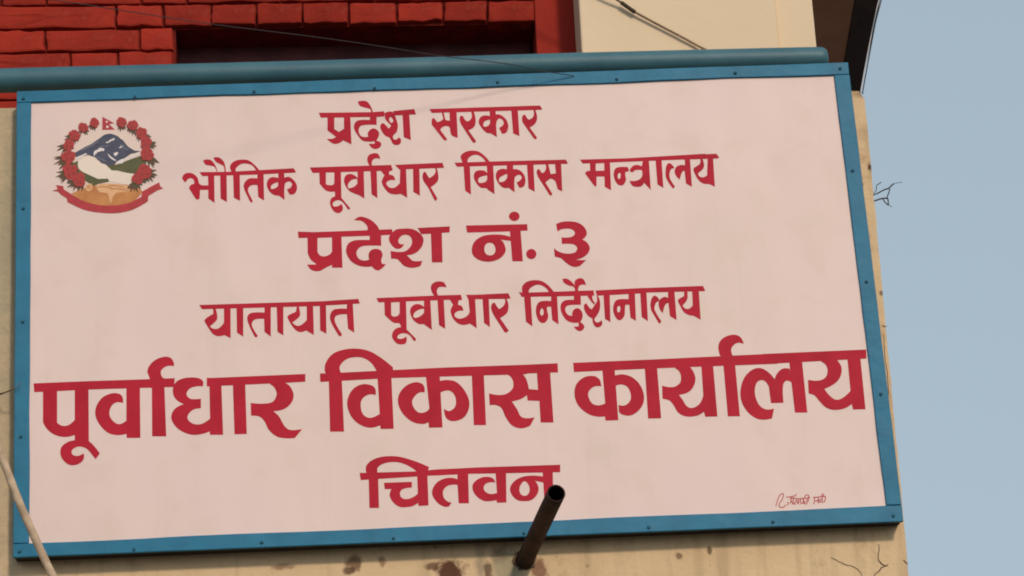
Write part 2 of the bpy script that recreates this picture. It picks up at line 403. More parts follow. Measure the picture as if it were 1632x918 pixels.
# ------------------------------------------------------------------ signboard
OUT = {'tl': (27,147), 'tr': (1351,100.7), 'br': (1439,832), 'bl': (21,889.5)}
INN = {'tl': (50,163.5), 'tr': (1329,120.3), 'br': (1412,807), 'bl': (46.5,867.5)}
base = P(730, 889, 0); sign = empty('signboard', base)
tag(sign, 'large white signboard with red Devanagari lettering, a painted crest and a blue frame', 'sign')
def quad2(q, grow=0):
    return [P(*q[k], 0) for k in ('bl', 'br', 'tr', 'tl')]
mid = lambda p, q, t: (p[0]+(q[0]-p[0])*t, p[1]+(q[1]-p[1])*t)
pan = {k: mid(INN[k], OUT[k], .35) for k in OUT}
v, f = prism([P(*pan[k], 0) for k in ('bl', 'br', 'tr', 'tl')], .037); obj('panel', v, f, M['sheet'], sign)
frame = None
def railpart(o0, o1, n0, n1, amp, seed, parent):
    N = 40; vs, fs = [], []
    for k in range(N+1):
        t = k/N; o = mid(o0, o1, t); n = mid(n0, n1, t)
        L = Vector((n[0]-o[0], n[1]-o[1])).normalized()
        wv = amp*noise.noise(Vector((t*6.5, seed, 0)))+.4*amp*noise.noise(Vector((t*19, seed, 4)))
        wo = .35*amp*noise.noise(Vector((t*9, seed, 9)))
        edge = min(1, min(t, 1-t)*30)
        n = (n[0]+L.x*wv*edge, n[1]+L.y*wv*edge); o = (o[0]+L.x*wo*edge, o[1]+L.y*wo*edge)
        yo = .0012*noise.noise(Vector((t*11, seed, 2)))
        for (q, y) in ((o, -.0065+yo), (n, -.0055+yo), (n, .0045), (o, .004)): vs.append(P(*q, 0)+Vector((0, y, 0)))
    for k in range(N):
        for j in range(4): fs.append((4*k+j, 4*k+(j+1)%4, 4*k+4+(j+1)%4, 4*k+4+j))
    fs += [(0,1,2,3), (4*N, 4*N+1, 4*N+2, 4*N+3)]
    return vs, fs
RAILS = {}
def corner(a, b, t): return mid(a, b, t)
ftop = (OUT['tl'], OUT['tr'], (OUT['tl'][0], 164.8), (OUT['tr'][0]+2, 119.6))
fbot = (OUT['bl'], OUT['br'], (OUT['bl'][0]+.5, 868), (OUT['br'][0]-2.4, 806))
for nm, args in (('top', ftop+(2.4, 3)), ('bottom', fbot+(1.3, 17)),
                 ('left', ((27, 165.6), (21.5, 867), (50, 164.4), (46.5, 866.6), 1.0, 31)),
                 ('right', ((1353.4, 120.4), (1436.3, 805.2), (1329, 121), (1412, 805.8), 1.4, 47))):
    v, f = railpart(*args, sign); RAILS[nm] = obj('frame_rail', v, f, M['blue'], sign, bevel=.0016)
def batten(a0, a1, b0, b1):  # added strips behind the rails, coloured dark as the frame's shaded underside
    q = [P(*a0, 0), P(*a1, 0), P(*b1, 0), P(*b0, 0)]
    v, f = prism([p+Vector((0, .0052, 0)) for p in q], .0395); return obj('shade_batten', v, f, M['batten'], sign)
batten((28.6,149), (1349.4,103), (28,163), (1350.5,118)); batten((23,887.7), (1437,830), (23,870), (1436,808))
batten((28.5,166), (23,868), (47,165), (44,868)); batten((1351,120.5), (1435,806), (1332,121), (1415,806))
def screw(px, py, rl):
    c = P(px, py, -.0068); vs, fs = [], []
    r = .0043; n = 12
    for k in range(n): g = 2*math.pi*k/n; vs.append(c+Vector((r*math.cos(g), 0, r*math.sin(g))))
    for k in range(n): g = 2*math.pi*k/n; vs.append(c+Vector((r*.62*math.cos(g), -.0034, r*.62*math.sin(g))))
    vs.append(c+Vector((0, -.0022, 0)))
    for k in range(n):
        q = (k+1)%n; fs += [(k, q, n+q, n+k), (n+k, n+q, 2*n)]
    obj('screw', vs, fs, M['screw'], RAILS[rl])
for x, y in ((37,157),(215,154.5),(405,146),(597,140.5),(793,131),(983,126),(1172,116),(1339,109)): screw(x, y, 'top')
for x, y in ((31,879),(213.5,876),(417,864.5),(627,858),(835,850),(1034,840.5),(1232,832),(1424,822)): screw(x, y, 'bottom')
for x, y in ((37,332),(36,513),(33,696)): screw(x, y, 'left')
for x, y in ((1359,272),(1381,449),(1404,628)): screw(x, y, 'right')

# ---- painted lettering: outlines "x,y" sharp, "x;y" smooth, on the board's own face
def parse(s, ox, oy, sc):
    pts = []
    for tok in s.split():
        sm = ';' in tok; a, b = tok.replace(';', ',').split(','); pts.append((float(a)/sc+ox, float(b)/sc+oy, sm))
    out = []; n = len(pts)
    for i in range(n):
        p0, p1, p2, p3 = pts[i-1], pts[i], pts[(i+1)%n], pts[(i+2)%n]
        out.append((p1[0], p1[1]))
        if p1[2] or p2[2]:
            dist = math.hypot(p2[0]-p1[0], p2[1]-p1[1]); K = 6 if dist > 5 else 4
            # tangents: Catmull-Rom at smooth points, towards the neighbour at corners
            def tan(pa, pb, pc):
                if not pb[2]: return None
                tx, ty = pc[0]-pa[0], pc[1]-pa[1]; l = math.hypot(tx, ty) or 1
                return (tx/l*dist, ty/l*dist)
            t1, t2 = tan(p0, p1, p2), tan(p1, p2, p3)
            ch = (p2[0]-p1[0], p2[1]-p1[1])
            if t1 is None: t1 = (2*ch[0]-t2[0], 2*ch[1]-t2[1]) if t2 else ch; t1 = (.5*(t1[0]+ch[0]), .5*(t1[1]+ch[1]))
            if t2 is None: t2 = (2*ch[0]-t1[0], 2*ch[1]-t1[1]); t2 = (.5*(t2[0]+ch[0]), .5*(t2[1]+ch[1]))
            for k in range(1, K):
                t = k/K; h00 = 2*t**3-3*t*t+1; h10 = t**3-2*t*t+t; h01 = -2*t**3+3*t*t; h11 = t**3-t*t
                out.append((h00*p1[0]+h10*t1[0]+h01*p2[0]+h11*t2[0], h00*p1[1]+h10*t1[1]+h01*p2[1]+h11*t2[1]))
    return out
def inside(x, y, poly):
    c = False; n = len(poly); j = n-1
    for i in range(n):
        xi, yi = poly[i]; xj, yj = poly[j]
        if (yi > y) != (yj > y) and x < (xj-xi)*(y-yi)/(yj-yi)+xi: c = not c
        j = i
    return c
def union(pieces):
    """pieces: (outline, [holes]); gives the triangles covered by any of them"""
    V, E = [], []
    for out, holes in pieces:
        for poly in [out]+holes:
            k = len(V); n = len(poly); V += [Vector(p) for p in poly]; E += [(k+i, k+(i+1)%n) for i in range(n)]
    vs, es, fs, *_ = delaunay_2d_cdt(V, E, [], 0, 1e-4)
    box_ = [(min(p[0] for p in o), max(p[0] for p in o), min(p[1] for p in o), max(p[1] for p in o)) for o, h in pieces]
    keep = []
    for t in fs:
        cx = sum(vs[i].x for i in t)/3; cy = sum(vs[i].y for i in t)/3
        for (o, hs_), bb in zip(pieces, box_):
            if bb[0] <= cx <= bb[1] and bb[2] <= cy <= bb[3] and inside(cx, cy, o) and not any(inside(cx, cy, h) for h in hs_):
                keep.append(tuple(t)); break
    used = sorted({i for t in keep for i in t}); ix = {u: k for k, u in enumerate(used)}
    return [vs[i] for i in used], [tuple(ix[i] for i in t) for t in keep]
def paint(name, pieces, mat, parent, lift):
    v2, fs = union(pieces)
    return obj(name, [P(p.x, p.y, 0)+Vector((0, -lift, 0)) for p in v2], fs, mat, parent)
def word(spec):
    pieces = []
    for ox, oy, sc, items in spec:
        for it in items:
            parts = it.split('|'); pieces.append((parse(parts[0], ox, oy, sc), [parse(h, ox, oy, sc) for h in parts[1:]]))
    paint('painted_word', pieces, M['red'], sign, .0005)

K = 7.98
word([(500,150,K,[
 "65,238 735,230 890,218 905,250 895,285 800,290 90,300",
 "175,280 465,280 480,640 375,588 320;625 250;630 165,570 235;568 285,545 175,462|262,298 385,298 385,440 320,482 262,445",
 "560,95 660;88 710;130 750,215 750,240 730,240 720;195 650;170 590;150",
 "715,270 800,270 800,392 610;400 572;450 590;520 630;545 695,542 690;490 740;440 790;445 830;490 825;540 795,592 850;615 858;650 830;685 770;697 730;675 700,632 775,632 775,600 700;605 620;590 550;510 512;430 530;360 580;332 715,330",
 "905,240 960;222 1010;235 1050;320 1070;400 1055;480 1010;530 1015;570 1045;580 1085,550 1110;580 1100;630 1060;648 1010;635 980;580 960,550 900;520 855;450 848;400 880;370 920;400 955,440 985,400 955;370 910;315|972,290 1000;310 1012;345 985;365 960;325",
 "1010,215 1280,190 1300,258 1215,262 1235,585 1145,548 1130,268 1020,272"])])
word([(680,150,K,[
 "35,190 1440,145 1470,190 1455,200 65,240",
 "190,225 215,235 240,330 295,340 290,225 380,225 395,555 320;525 300;470 290;420 230;408 180;440 175,460 260,575 240,595 215,580 65,390 65;330 85;305 130,355 175;345 210;310 200;270",
 "565,225 600,225 620;300 620;380 590;430 530,460 630,600 605,625 580,605 435,380 420;300 450;275 490;330 520,350 560;320 575;280",
 "800,195 875,195 880,260 930;262 1000;310 1035;380 1035;440 1010;490 960,505 920,430 960;405 980;370 960;325 920;312 890;350 885,420 893,548 815,500 760;490 700;430 662;360 680;300 730;272 803,280|720,392 735;350 805,325 805,375 770;410 725,412",
 "1075,195 1158,195 1180,535 1100,500",
 "1350,185 1378,185 1405;290 1395;350 1360;395 1310,425 1405,555 1385,578 1360,560 1220,360 1215;290 1245;262 1280;310 1305,325 1350;295 1365;250"])])
word([(285,240,K,[
 "262,275 640,270 1460,225 1490,272 1480,280 1000,305 300,325",
 "40,350 70;300 130;283 190;300 240;350 270;430 375,440 370,300 450,300 455,665 375,610 375,500 270,500 265,610 240,625 215,615 130,480 150;440 195,425 190;375 160;352 120;360 85,405 60,385",
 "310,125 340;115 400;118 450;165 490,255 480,275 455;210 390;190 340;178 315,140",
 "440,90 500;85 545;110 580;160 600,280 580,280 570;200 520;170 470;140",
 "525,285 608,285 612,655 532,610",
 "650,215 665;170 720;130 800;115 880;122 950;170 1025,250 985,255 930;188 850;165 780;178 725;230 730,275 775,285 780,640 700,600 690,290 665;260",
 "1000,270 1078,270 1085,635 1010,590 1000,440 930;440 890;470 880;510 895;550 940,640 930,668 900,640 835,500 825;440 850;390 900;355 1000,355",
 "1265,250 1338,250 1342,345 1400;335 1460;375 1500;440 1500;500 1470;550 1410,560 1375,495 1420;470 1440;430 1420;398 1380;398 1348;430 1345,628 1275,575 1200;560 1140;500 1118;430 1140;365 1190;338 1265,350|1170,475 1185;435 1262,402 1262,450 1225;480 1175,490"])])
word([(490,240,K,[
 "30,215 1065,183 1085,250 1040,265 1035,325 985,320 935,258 65,285",
 "985,305 1040,305 1095;325 1115,380 1060;375 1010;400 1005;430 1050;472 1110;470 1175,415 1180,190 1252,190 1268,600 1185,550 1120;558 1040;540 975;470 945;400 960;350",
 "760,110 775;65 830;36 890;38 915;70 925,110 885;98 845;108 820;140 822,200 795,200 768;150",
 "150,265 425,255 432,600 350,600 350,522 270;520 220;495 155,420|235,275 342,270 342,410 325;435 280;440 235,430",
 "380,575 432,600 545,735 530,752 510,745 440;650 380;632 325;665 330;705 380;710 430,680 450;720 440;770 390;795 335;770 290;690 295;620 330;590",
 "635,235 715,235 725,610 650,565 600;548 530;510 480;440 465;370 490;315 540;298 590;310 640,350|512,445 525;410 570;370 632,360 635,420 590;462 520,482",
 "800,225 880,225 890,605 815,555"]),
 (590,230,K,[
 "315,262 920,235 940,300 370,320",
 "545,290 625,290 632,655 548,605",
 "820,290 842,290 865;380 865;450 840;492 770,545 855,690 835,722 815,705 740,555 685,480 665;410 690;350 725;390 750,430 800;400 832;350"])])
word([(720,230,K,[
 "35,235 130,232 470,220 1450,195 1478,240 1465,248 65,285",
 "110,165 130;125 200;88 280;80 350;97 420;150 490,230 440,235 390;170 320;135 250;147 203;195 210,245 230,270 245,640 170,590 150,270 140,240 125;200",
 "445,235 525,235 545,635 460,580 440;560 370;552 310;490 280;410 300;350 360;330 420;340 450,370|335,470 350;425 450,395 450,440 425;480 350,492",
 "700,230 780,230 782,318 830;318 890;350 932;420 935;490 910;540 860,555 825,485 870;458 890;420 870;392 830;395 800;430 800,610 725,555 650;550 590;490 560;410 580;340 640;312 700,320|600,460 615;420 705,375 702,430 665;470 610,482",
 "955,230 1038,230 1055,605 975,560",
 "1185,230 1220,230 1260,380 1325,370 1310,225 1390,225 1405,600 1345,570 1330;510 1310;462 1255,435 1190,485 1280,630 1265,655 1240,640 1100,420 1080;350 1105;315 1150;365 1185;340 1200;290"])])
word([(920,230,K,[
 "35,195 640,178 1628,120 1628,182 820,215 70,245",
 "160,220 415,210 430,585 350,540 345,410 245,410 245,530 230,538 210,520 98,370 120;345 165,335|235,245 342,238 345,335 235,338",
 "640,350 610,352 612;400 620;450 592;510 560;525 510;505 470;430 465;360 490;305 560;288 640,290 660,330|512,405 525;370 545;365 552;405 540;438 525;440",
 "670,320 710;275 760;262 820,280 840,190 910,190 935,580 850,490 820;530 760;542 700;525 665,465 740;465 800;440 830,385 825,330 780;325 735;332 700;356 670,345",
 "995,195 1072,195 1095,555 1020,510"]),
 (1000,230,K,[
 "700,140 1130,120 1168,170 1150,180 700,196",
 "730,180 795,180 820,540 745,500 725,335 695;355 665,450 625;410 600;350 620;290 680;262 730,270",
 "490,290 510;250 540;240 592,290 592,308 562;312 540;350 535;410 550;455 605,540 580,565 545,520 490;420 485;340",
 "925,175 952,180 975;260 962;310 895,370 920;412 970;418 1012,395 1020,170 1088,170 1112,540 1040,505 960;497 900;450 850;360 840;310 875;282 922;245"])])
word([(470,330,6,[
 "28,235 180,240 690,222 930,212 935,265 825,270 710,275 35,297",
 "565,128 600;100 640;92 720;120 780;170 808,220 810,270 690,270 695,215 690;180 650;140 610;128",
 "120,280 445,280 455,580 355,580 355,553 300;578 240;610 190;612 150;595 118,550 205,550 200,540 150;500 122,440|216,295 355,290 355,425 330;455 280;472 240;462 216,425",
 "715,260 825,260 825,370 660;372 610;395 588;440 610;492 660;512 710,503 705;450 730;412 775;400 820;415 838;460 825;510 835,545 870,545 840;580 800;605 760,595 735,568 680;572 610;560 540;520 495;450 490;400 510;350 560;322 620;315 715,315",
 "930,245 970;215 1030;207 1110;208 1175;235 1225;290 1225;350 1190;410 1130;450 1070,460 1100;490 1130;515 1220,515 1200,565 1120;582 1050;565 1010;530 980;500 920,495 915,420 1000;430 1060;420 1110;370 1120;320 1100;280 1060;265 1020;275 990;315 1000;350 1045,355 1010;395 960;395 910;340 900;290",
 "1172,200 1480,185 1480,242 1405,248 1412,528 1310,530 1300,255 1210,260"])])
word([(740,330,K,[
 "22,235 800,218 805,300 715,302 745,690 610,690 580,310 35,325",
 "590,380 520;360 440;350 330;352 220;375 130;440 95;530 110;610 180;670 280;695 380;685 470;640 525;560 515;490 490;440 455,415 600,432|255;540 270;480 310;455 370;470 396;540 375;598 325;615 275;595",
 "703;118 683;160 635;178 588;160 567;118 588;76 635;58 683;76"])])
word([(740,330,K,[
 "917;598 898;644 852;663 806;644 787;598 806;552 852;533 898;552"])])
word([(740,330,K,[
 "1168,215 1240;190 1330;182 1430;195 1510;240 1555;310 1550;365 1500,415 1560;450 1595;520 1570;590 1510;640 1415,675 1550,675 1470,750 1400;762 1330;735 1230,650 1150,630 1140,520 1190;562 1280;590 1360;590 1415;570 1435;520 1400;480 1350;468 1240,468 1238,385 1340;385 1395;360 1405;320 1370;285 1310;275 1230;285 1185,312"])])
word([(310,450,K,[
 "60,288 1628,240 1628,300 95,342",
 "235,320 265,320 290;430 280;482 195,560 250;592 310;582 375,515 375,320 458,320 460,710 380,672 300;685 240;660 190;600 125,490 150;455 240,400",
 "535,320 620,320 620,690 540,640",
 "890,310 970,310 970,690 890,630 885,465 790;467 742;495 730;540 750;595 805,680 785,705 765,690 700;560 670;460 690;408 740;385 890,385",
 "1045,300 1130,300 1130,675 1055,630"]),
 (430,450,K,[
 "600,245 1125,210 1145,270 600,300",
 "345,300 367,300 385;390 378;435 285,510 340;550 400;542 470,478 470,290 550,290 560,670 460,612 400;632 340;615 280;550 225,450 230;425 332,375",
 "635,280 715,280 720,655 640,610",
 "980,255 1055,255 1075,640 995,590 980,405 890;410 835;435 825;480 845;540 920,665 895,690 875,675 790;530 765;450 782;380 830;342 980,335"])])
word([(600,445,K,[
 "0,240 740,208 1075,198 1090,262 1045,270 1035,335 980,335 935,262 25,295",
 "690,105 710;60 760;32 830;30 870;55 890,105 830;97 790;107 768;150 790,220 745,220 705;165",
 "100,280 375,270 385,650 310,640 310,590 290,558 230;555 190;535 105,455|186,295 294,290 295,430 270;465 220;475 188,455",
 "310,610 380,635 505,760 490,790 470,780 420;712 370;690 310;692 265;730 280;757 330;755 380,730 385;770 370;815 310;830 250;810 200;740 205;680 245;630",
 "605,255 685,255 705,645 625,590 600;572 540;570 470;520 430;435 435;370 480;325 540;318 605,350|468,468 485;425 540;387 605,375 605,425 560;470 500;492 475,487",
 "775,245 855,245 875,630 795,585",
 "980,320 1035,325 1085;345 1105,402 1050;402 1000;430 995;470 1040;500 1100;495 1160;460 1185,415 1170,260 1140,198 1250,198 1255,260 1275,625 1190,565 1110;582 1040;565 975;500 945;420 950;370"]),
 (720,435,K,[
 "180,283 720,258 750,325 690,330 230,335",
 "390,310 470,310 485,690 410,635",
 "670,315 692,315 720;400 715;480 690;522 615,575 725,735 690,762 670,750 580,610 520;510 500;430 535;378 570;420 600,460 650;428 680;370"])])
word([(825,435,K,[
 "15,240 60,253 720,230 965,222 975,288 500,298 50,305",
 "990,223 1628,190 1628,257 1010,290",
 "55,210 65;160 120;112 210;92 300;102 380;150 460,240 400,245 350;185 270;150 200;168 145;215 150,270 165,280 188,680 105,620 80,280 60;250",
 "425,260 500,260 520,655 440,600 425,430 375,430 375;480 390;550 365;615 320;638 270;610 235;520 240;420 285;365 425,358|285,512 295;462 315;452 332;500 315;542 295;535",
 "570,75 630;75 685;112 720,150 740,240 730,240 715;182 650;160 590;125",
 "725,150 730;100 780;68 830;75 855;110 870,155 820;148 785;165 770;205 775,240 730,240",
 "715,265 800,265 805,405 650;412 610;440 610;490 645;535 695,545 700;490 740;452 790;460 825;520 820;582 795,625 845;670 840;710 800;740 750;725 715,685 775,680 775,632 700;632 620;600 560;510 545;440 560;382 610;348 715,342",
 "880,280 955,280 950;325 985,385 975,405 925;350",
 "1000,280 1035;320 1050;400 1040;480 1005;545 978,580 985;615 1020;630 1070,600 1072;660 1030;692 990;685 960;640 950,580 890;540 850;470 845;410 870;390 910;440 940,465 985,400 1010;350",
 "1090,255 1170,255 1180,625 1110,585",
 "1410,240 1490,240 1505,610 1435,570 1420,405 1370,405 1365;450 1355;550 1300;602 1250;570 1215;480 1225;392 1265;342 1410,335|1265,480 1272;430 1295;420 1307;460 1292;500 1275;500"]),
 (960,435,K,[
 "550,192 1280,165 1308,225 1290,232 550,250",
 "480,230 560,230 580,615 500,560",
 "835,215 915,215 945,600 860,550 840,382 800;405 770,510 735;470 715;400 730;342 790;305 835,320",
 "610,400 630;320 670;290 722,335 722,362 690;372 667;420 665;470 750,615 735,645 715,635 660;540 620;470",
 "1040,210 1075,210 1085;300 1072;350 1020,415 1060;455 1110;452 1150,410 1140,205 1225,205 1250,595 1160,545 1090;532 1030;490 985;410 960,360 970;335 1040,295"])])
word([(40,560,4.8,[
 "65,245 480,228 950,213 1145,205 1140,272 490,292 70,312",
 "935,160 945;120 990;70 1060;42 1110;48 1135;80 1140,112 1080;115 1040;150 1045;190 1070,212 1065,280 960,280 955;215",
 "137,280 485,275 488,690 380,690 380,640 300;655 220;635 165;590 137,540|245,304 380,297 380,525 330;565 280;568 245,545",
 "380,680 485,685 520;715 572,780 540,825 520;800 470;745 410;728 360;755 362;788 400;800 450,780 445;830 400;865 340;868 290;830 270;780 280;730 330;692",
 "775,260 878,260 882,662 778,662 775,632 700;640 630;620 570;560 538;490 545;420 590;355 660;322 720;325 745;350 750,395 700;390 660;420 645;480 670;530 720;557 775,530",
 "970,255 1065,255 1080,650 972,650",
 "1360,268 1310;268 1260;285 1235;325 1255;357 1290;366 1345,362 1345,435 1290;445 1250;480 1245;520 1290;555 1350;555 1415,515 1410,268 1390,268 1390,203 1500,203 1515,638 1415,638 1412,612 1340;635 1260;635 1170;592 1120;520 1130;460 1170;422 1215,405 1150;362 1130;300 1150;240 1210;207 1290;200 1340;210 1365,235"]),
 (220,560,4.8,[
 "527,205 1280,173 1280,232 1150,240 530,268",
 "725,245 820,245 832,632 738,634",
 "1110,235 1160;265 1190;330 1175;390 1120;440 1035,458 1080;500 1120;570 1160;600 1255,595 1200,662 1130;665 1060;650 1000;600 970;540 930;500 865,492 862,395 960;400 1030;385 1060;330 1045;280 1010,250 1010,235"])])
word([(500,540,4.8,[
 "48,265 90,265 490,245 1000,220 1628,198 1628,271 590,300 50,330",
 "85,250 90;190 140;120 220;85 320;75 420;92 510;142 605,217 610,260 485,255 440;185 380;147 320;140 250;157 200;210 208,260 215,310 232,710 125,710 115,310",
 "485,245 592,245 612,688 512,690 508,662 440;680 370;665 300;612 260;530 260;460 300;385 370;348 440;355 470;380 475,430 420;427 370;462 360;520 380;580 430;605 505,575",
 "855,255 962,255 985,678 882,680 878,638 830;652 750;632 680;570 645;490 655;420 710;357 780;332 830;345 848,375 850,410 800;415 755;470 762;520 800;562 850;562 885,535",
 "955,325 1020;315 1090;330 1150;390 1188;470 1185;540 1150;600 1090;628 1040;625 1010;600 995,535 1040;552 1080;520 1088;470 1070;420 1030;395 965,412",
 "1208,250 1300,250 1318,660 1225,660"]),
 (620,540,4.8,[
 "800,210 1290,187 1293,257 800,274",
 "910,255 1010,255 1050;310 1070,385 1140,390 1130,245 1232,245 1258,640 1160,640 1150,475 1060,472 1055,430 1010;460 940,480 980;540 1010;595 1060;608 1115,600 1080,665 1010;685 940;662 890;595 860;530 820;508 770,508 765,418 840;430 900;420 945;380 950;330 930;290 905,275"])])
word([(900,520,4.8,[
 "65,280 700,253 1628,208 1628,287 700,322 70,350",
 "285,300 380,300 410,718 312,722 308,690 240;690 170;665 100;600 75;520 90;442 150;390 220;380 260;400 275,425 280,460 230;460 190;490 180;530 210;590 260;605 310,590",
 "375,380 440;368 510;387 570;440 605;520 600;592 560;650 500;683 440;675 415,655 412,602 460;605 500;570 505;520 480;465 430;445 380,460",
 "612,310 706,310 738,704 638,706",
 "850,305 955,305 990;360 1000;412 980;470 940;507 875,525 900;560 935;612 975;625 1030;595 1060,530 1045,300 1135,300 1168,690 1075,692 1065,655 1010;685 930;690 870;662 830;600 800;568 748,555 745,455 830;465 880;435 890;390 875;345 845,322",
 "1175,170 1185;120 1230;80 1300;65 1345;85 1370,135 1320;128 1280;160 1275;200 1300,240 1305,310 1340,688 1248,690 1215,310 1205,250 1185;215"]),
 (1070,520,4.8,[
 "700,212 1490,178 1492,247 700,290",
 "790,405 740;350 680;320 620;332 560;390 530;480 535;570 580;652 650;705 710;715 770,705 785,630 720;635 670;600 640;520 645;450 670;417 710;417 745,460 762,588 858,585 855;450 880;417 920,430 905,325 850;325 810;360",
 "900,255 998,255 1040,660 945,660 915,400",
 "1150,260 1265,255 1300;310 1298;370 1270;420 1220;457 1170,480 1210;530 1260;562 1310;548 1370,495 1345,235 1445,235 1485,635 1390,637 1380,595 1320;630 1240;640 1180;620 1130;570 1095;530 1050,515 1045,410 1130;415 1180;390 1195;340 1180;295 1145,270"])])
word([(570,715,K,[
 "25,310 750,290 1000,265 1628,235 1628,312 900,345 40,400",
 "105,290 110;220 170;155 280;110 420;95 550;107 700;150 820;195 910,235 885,300 755,300 720;265 620;207 520;175 420;172 320;195 258;240 250,290 260,360 272,755 150,755 140,360",
 "335,435 690,422 690,495 600;507 550;535 540;590 570;632 630;642 700;620 765,575 755,280 885,270 902,722 775,730 770,690 700;730 620;745 540;742 460;692 410;610 410;560 430,515 345,515",
 "1270,290 1405,285 1415,695 1285,695 1270,460 1180;462 1120;490 1085;550 1100;630 1150;675 1195,685 1160,738 1090;735 1010;682 950;590 955;510 1010;430 1100;382 1200;372 1270,390"]),
 (720,715,K,[
 "300,240 1380,205 1378,300 300,320",
 "555,280 690,275 695,685 575,688 570,655 480;668 400;662 310;600 265;520 270;450 320;397 400;362 480;362 530;385 555,430 480;430 430;450 405;500 430;550 490;577 575,565",
 "1160,355 1080;345 980;345 880;365 790;420 742;500 760;580 830;652 920;668 1010;655 1080;592 1105;510 1085;445 1060,410 1175,432|860;520 880;455 925;415 970;450 990;520 970;580 925;600 880;580",
 "1155,280 1285,280 1290,690 1180,690"])])
# sign painter's small signature, thin brush strokes
def stroke(pts, wpx):
    """pixel polyline -> outline of a thin brush line"""
    n = len(pts); a, b = [], []
    for i, p in enumerate(pts):
        q0, q1 = pts[max(i-1, 0)], pts[min(i+1, n-1)]; dx, dy = q1[0]-q0[0], q1[1]-q0[1]; l = math.hypot(dx, dy) or 1
        a.append((p[0]-dy/l*wpx/2, p[1]+dx/l*wpx/2)); b.append((p[0]+dy/l*wpx/2, p[1]-dx/l*wpx/2))
    return a+b[::-1]
M['redthin'] = material('thin_red_brush_paint', (.43,.03,.04), .6)
sg = []
for s in ("372,680 395,600 425,520 455;485 490;480 490;530 465,590 430;640 425;680 455;700 500;695 535,655",
          "540,535 600,530 690,512", "625,530 618,600 600,640", "600,565 640;550 660;580 625,610 690,655", "560,610 575,640 560,670", "690,515 700,480",
          "640,545 740,560 910,545", "745,560 740,650", "690,580 720;590 715;620 690,630 740,625", "700,600 640,650", "780,560 770;600 790;640 820,600 815,560",
          "820,560 830,640", "850,600 840;640 875,640 880,560", "840,545 860;500 900;505 905,560 895,610", "905,545 930,535",
          "980,540 1080,530 1180,520", "1000,540 1000,600 985,650", "1010,600 1050,590", "1060,535 1060,635", "1085,560 1075;600 1100,620 1110,560", "1125,530 1130,630",
          "1110,520 1130;485 1150,500 1140,530", "1165,520 1180;560 1150,620"):
    pts = parse(s, 1200, 740, 10.2)
    # parse() closes the loop; keep the open line only
    last = s.split()[-1].replace(';', ',').split(','); last = (float(last[0])/10.2+1200, float(last[1])/10.2+740)
    k = max(i for i, p in enumerate(pts) if abs(p[0]-last[0]) < 1e-6 and abs(p[1]-last[1]) < 1e-6)
    sg.append((stroke(pts[:k+1], 1.35), []))
paint('painted_signature', sg, M['redthin'], sign, .0005)

# painted crest: wreath, peaks, hills, clasped hands and a ribbon, all brush paint on the board
EM = {
 'slate': material('slate_paint', (.050,.058,.098), .6, (.075,.078,.12), 40), 'olive': material('olive_paint', (.075,.088,.035), .6, (.105,.10,.04), 45),
 'hill': material('pale_hill_paint', (.76,.655,.55), .6), 'ridge': material('pale_slate_paint', (.15,.15,.20), .6), 'snow': material('snow_paint', (.72,.66,.64), .6), 'orange': material('orange_paint', (.45,.17,.05), .6, (.54,.24,.08), 30),
 'peach': material('peach_paint', (.74,.43,.23), .6, (.66,.36,.17), 30), 'crim': material('crimson_paint', (.46,.035,.05), .6, (.36,.035,.04), 60),
 'flower': material('flower_paint', (.42,.038,.042), .6, (.33,.04,.035), 70), 'flag': material('flag_paint', (.40,.04,.05), .6), 'leaf': material('leaf_paint', (.070,.072,.030), .6, (.11,.055,.032), 60), 'cream': material('pale_sky_paint', (.71,.57,.50), .6), 'petal': material('dark_petal_paint', (.24,.025,.022), .6)}
def em(s): return parse(s, 70, 170, 5.1)
v2, fs = union([(em("330;260 430;200 540;185 650;205 740;270 790;360 800;480 790;620 720;720 520;770 330;720 250;620 230;480 250;360"), [])])
emb = obj('crest', [P(p.x, p.y, 0)+Vector((0, -.0002, 0)) for p in v2], fs, EM['cream'], sign)
def cr(name, items, mt, lift): return paint(name, [(em(s), []) for s in items], EM[mt], emb, lift*.45)
cr('hill', ["205,440 245,455 275,440 280,480 300,520 400,560 440,585 525,585 530,610 440,630 400,645 330,600 270,565 225,500",
            "455,460 520,462 590,472 700,430 790,398 835,440 830,490 740,545 690,540 650,532 600,520 550,518 500,485"], 'olive', .0010)
cr('snow_field', ["278;455 305;425 340,405 385,405 420,430 470,462 500,470 550,518 600,522 640,540 725,545 728,632 640,632 530,606 520,585 440,588 400,570 340,542 285;505"], 'hill', .0013)
cr('mountain', ["245,378 296,350 340,325 362,316 392,300 430,272 458,254 490;230 520,222 545;220 575,230 600,240 625,262 645,275 664,300 685,325 708,340 735,357 758,360 783,362 764,370 740,378 720,380 700,388 684,400 660,415 650,430 640,440 618,436 600,445 582,462 560,475 540,478 520,485 506,470 490,465 470,462 452,444 430,425 418,412 400,405 384,402 360,392 330,402 300,410 262,412"], 'slate', .0014)
for s in ("404,372 418,356 432,352 445,342 462,334 478,338 494,346 486,362 466,360 450,368 436,370 426,384 416,386 414,402 406,396", "500,291 525,283 536,271 556,264 566,256 578,262 568,274 548,278 540,286 512,298", "606,335 620,328 630,318 646,317 640,328 620,338",
          "566,378 578,376 594,368 604,374 598,390 584,402 570,394", "518,380 530,392 540,402 556,414 570,424 588,436 580,442 560,432 542,420 526,402", "585,452 625,430 700,408 785,366 785,385 740,402 720,420 700,410 690,432 660,430 640,460 605,465", "258,415 345,378 350,388 300,415 270,430"):
    cr('snow_patch', [s], 'snow', .0016)
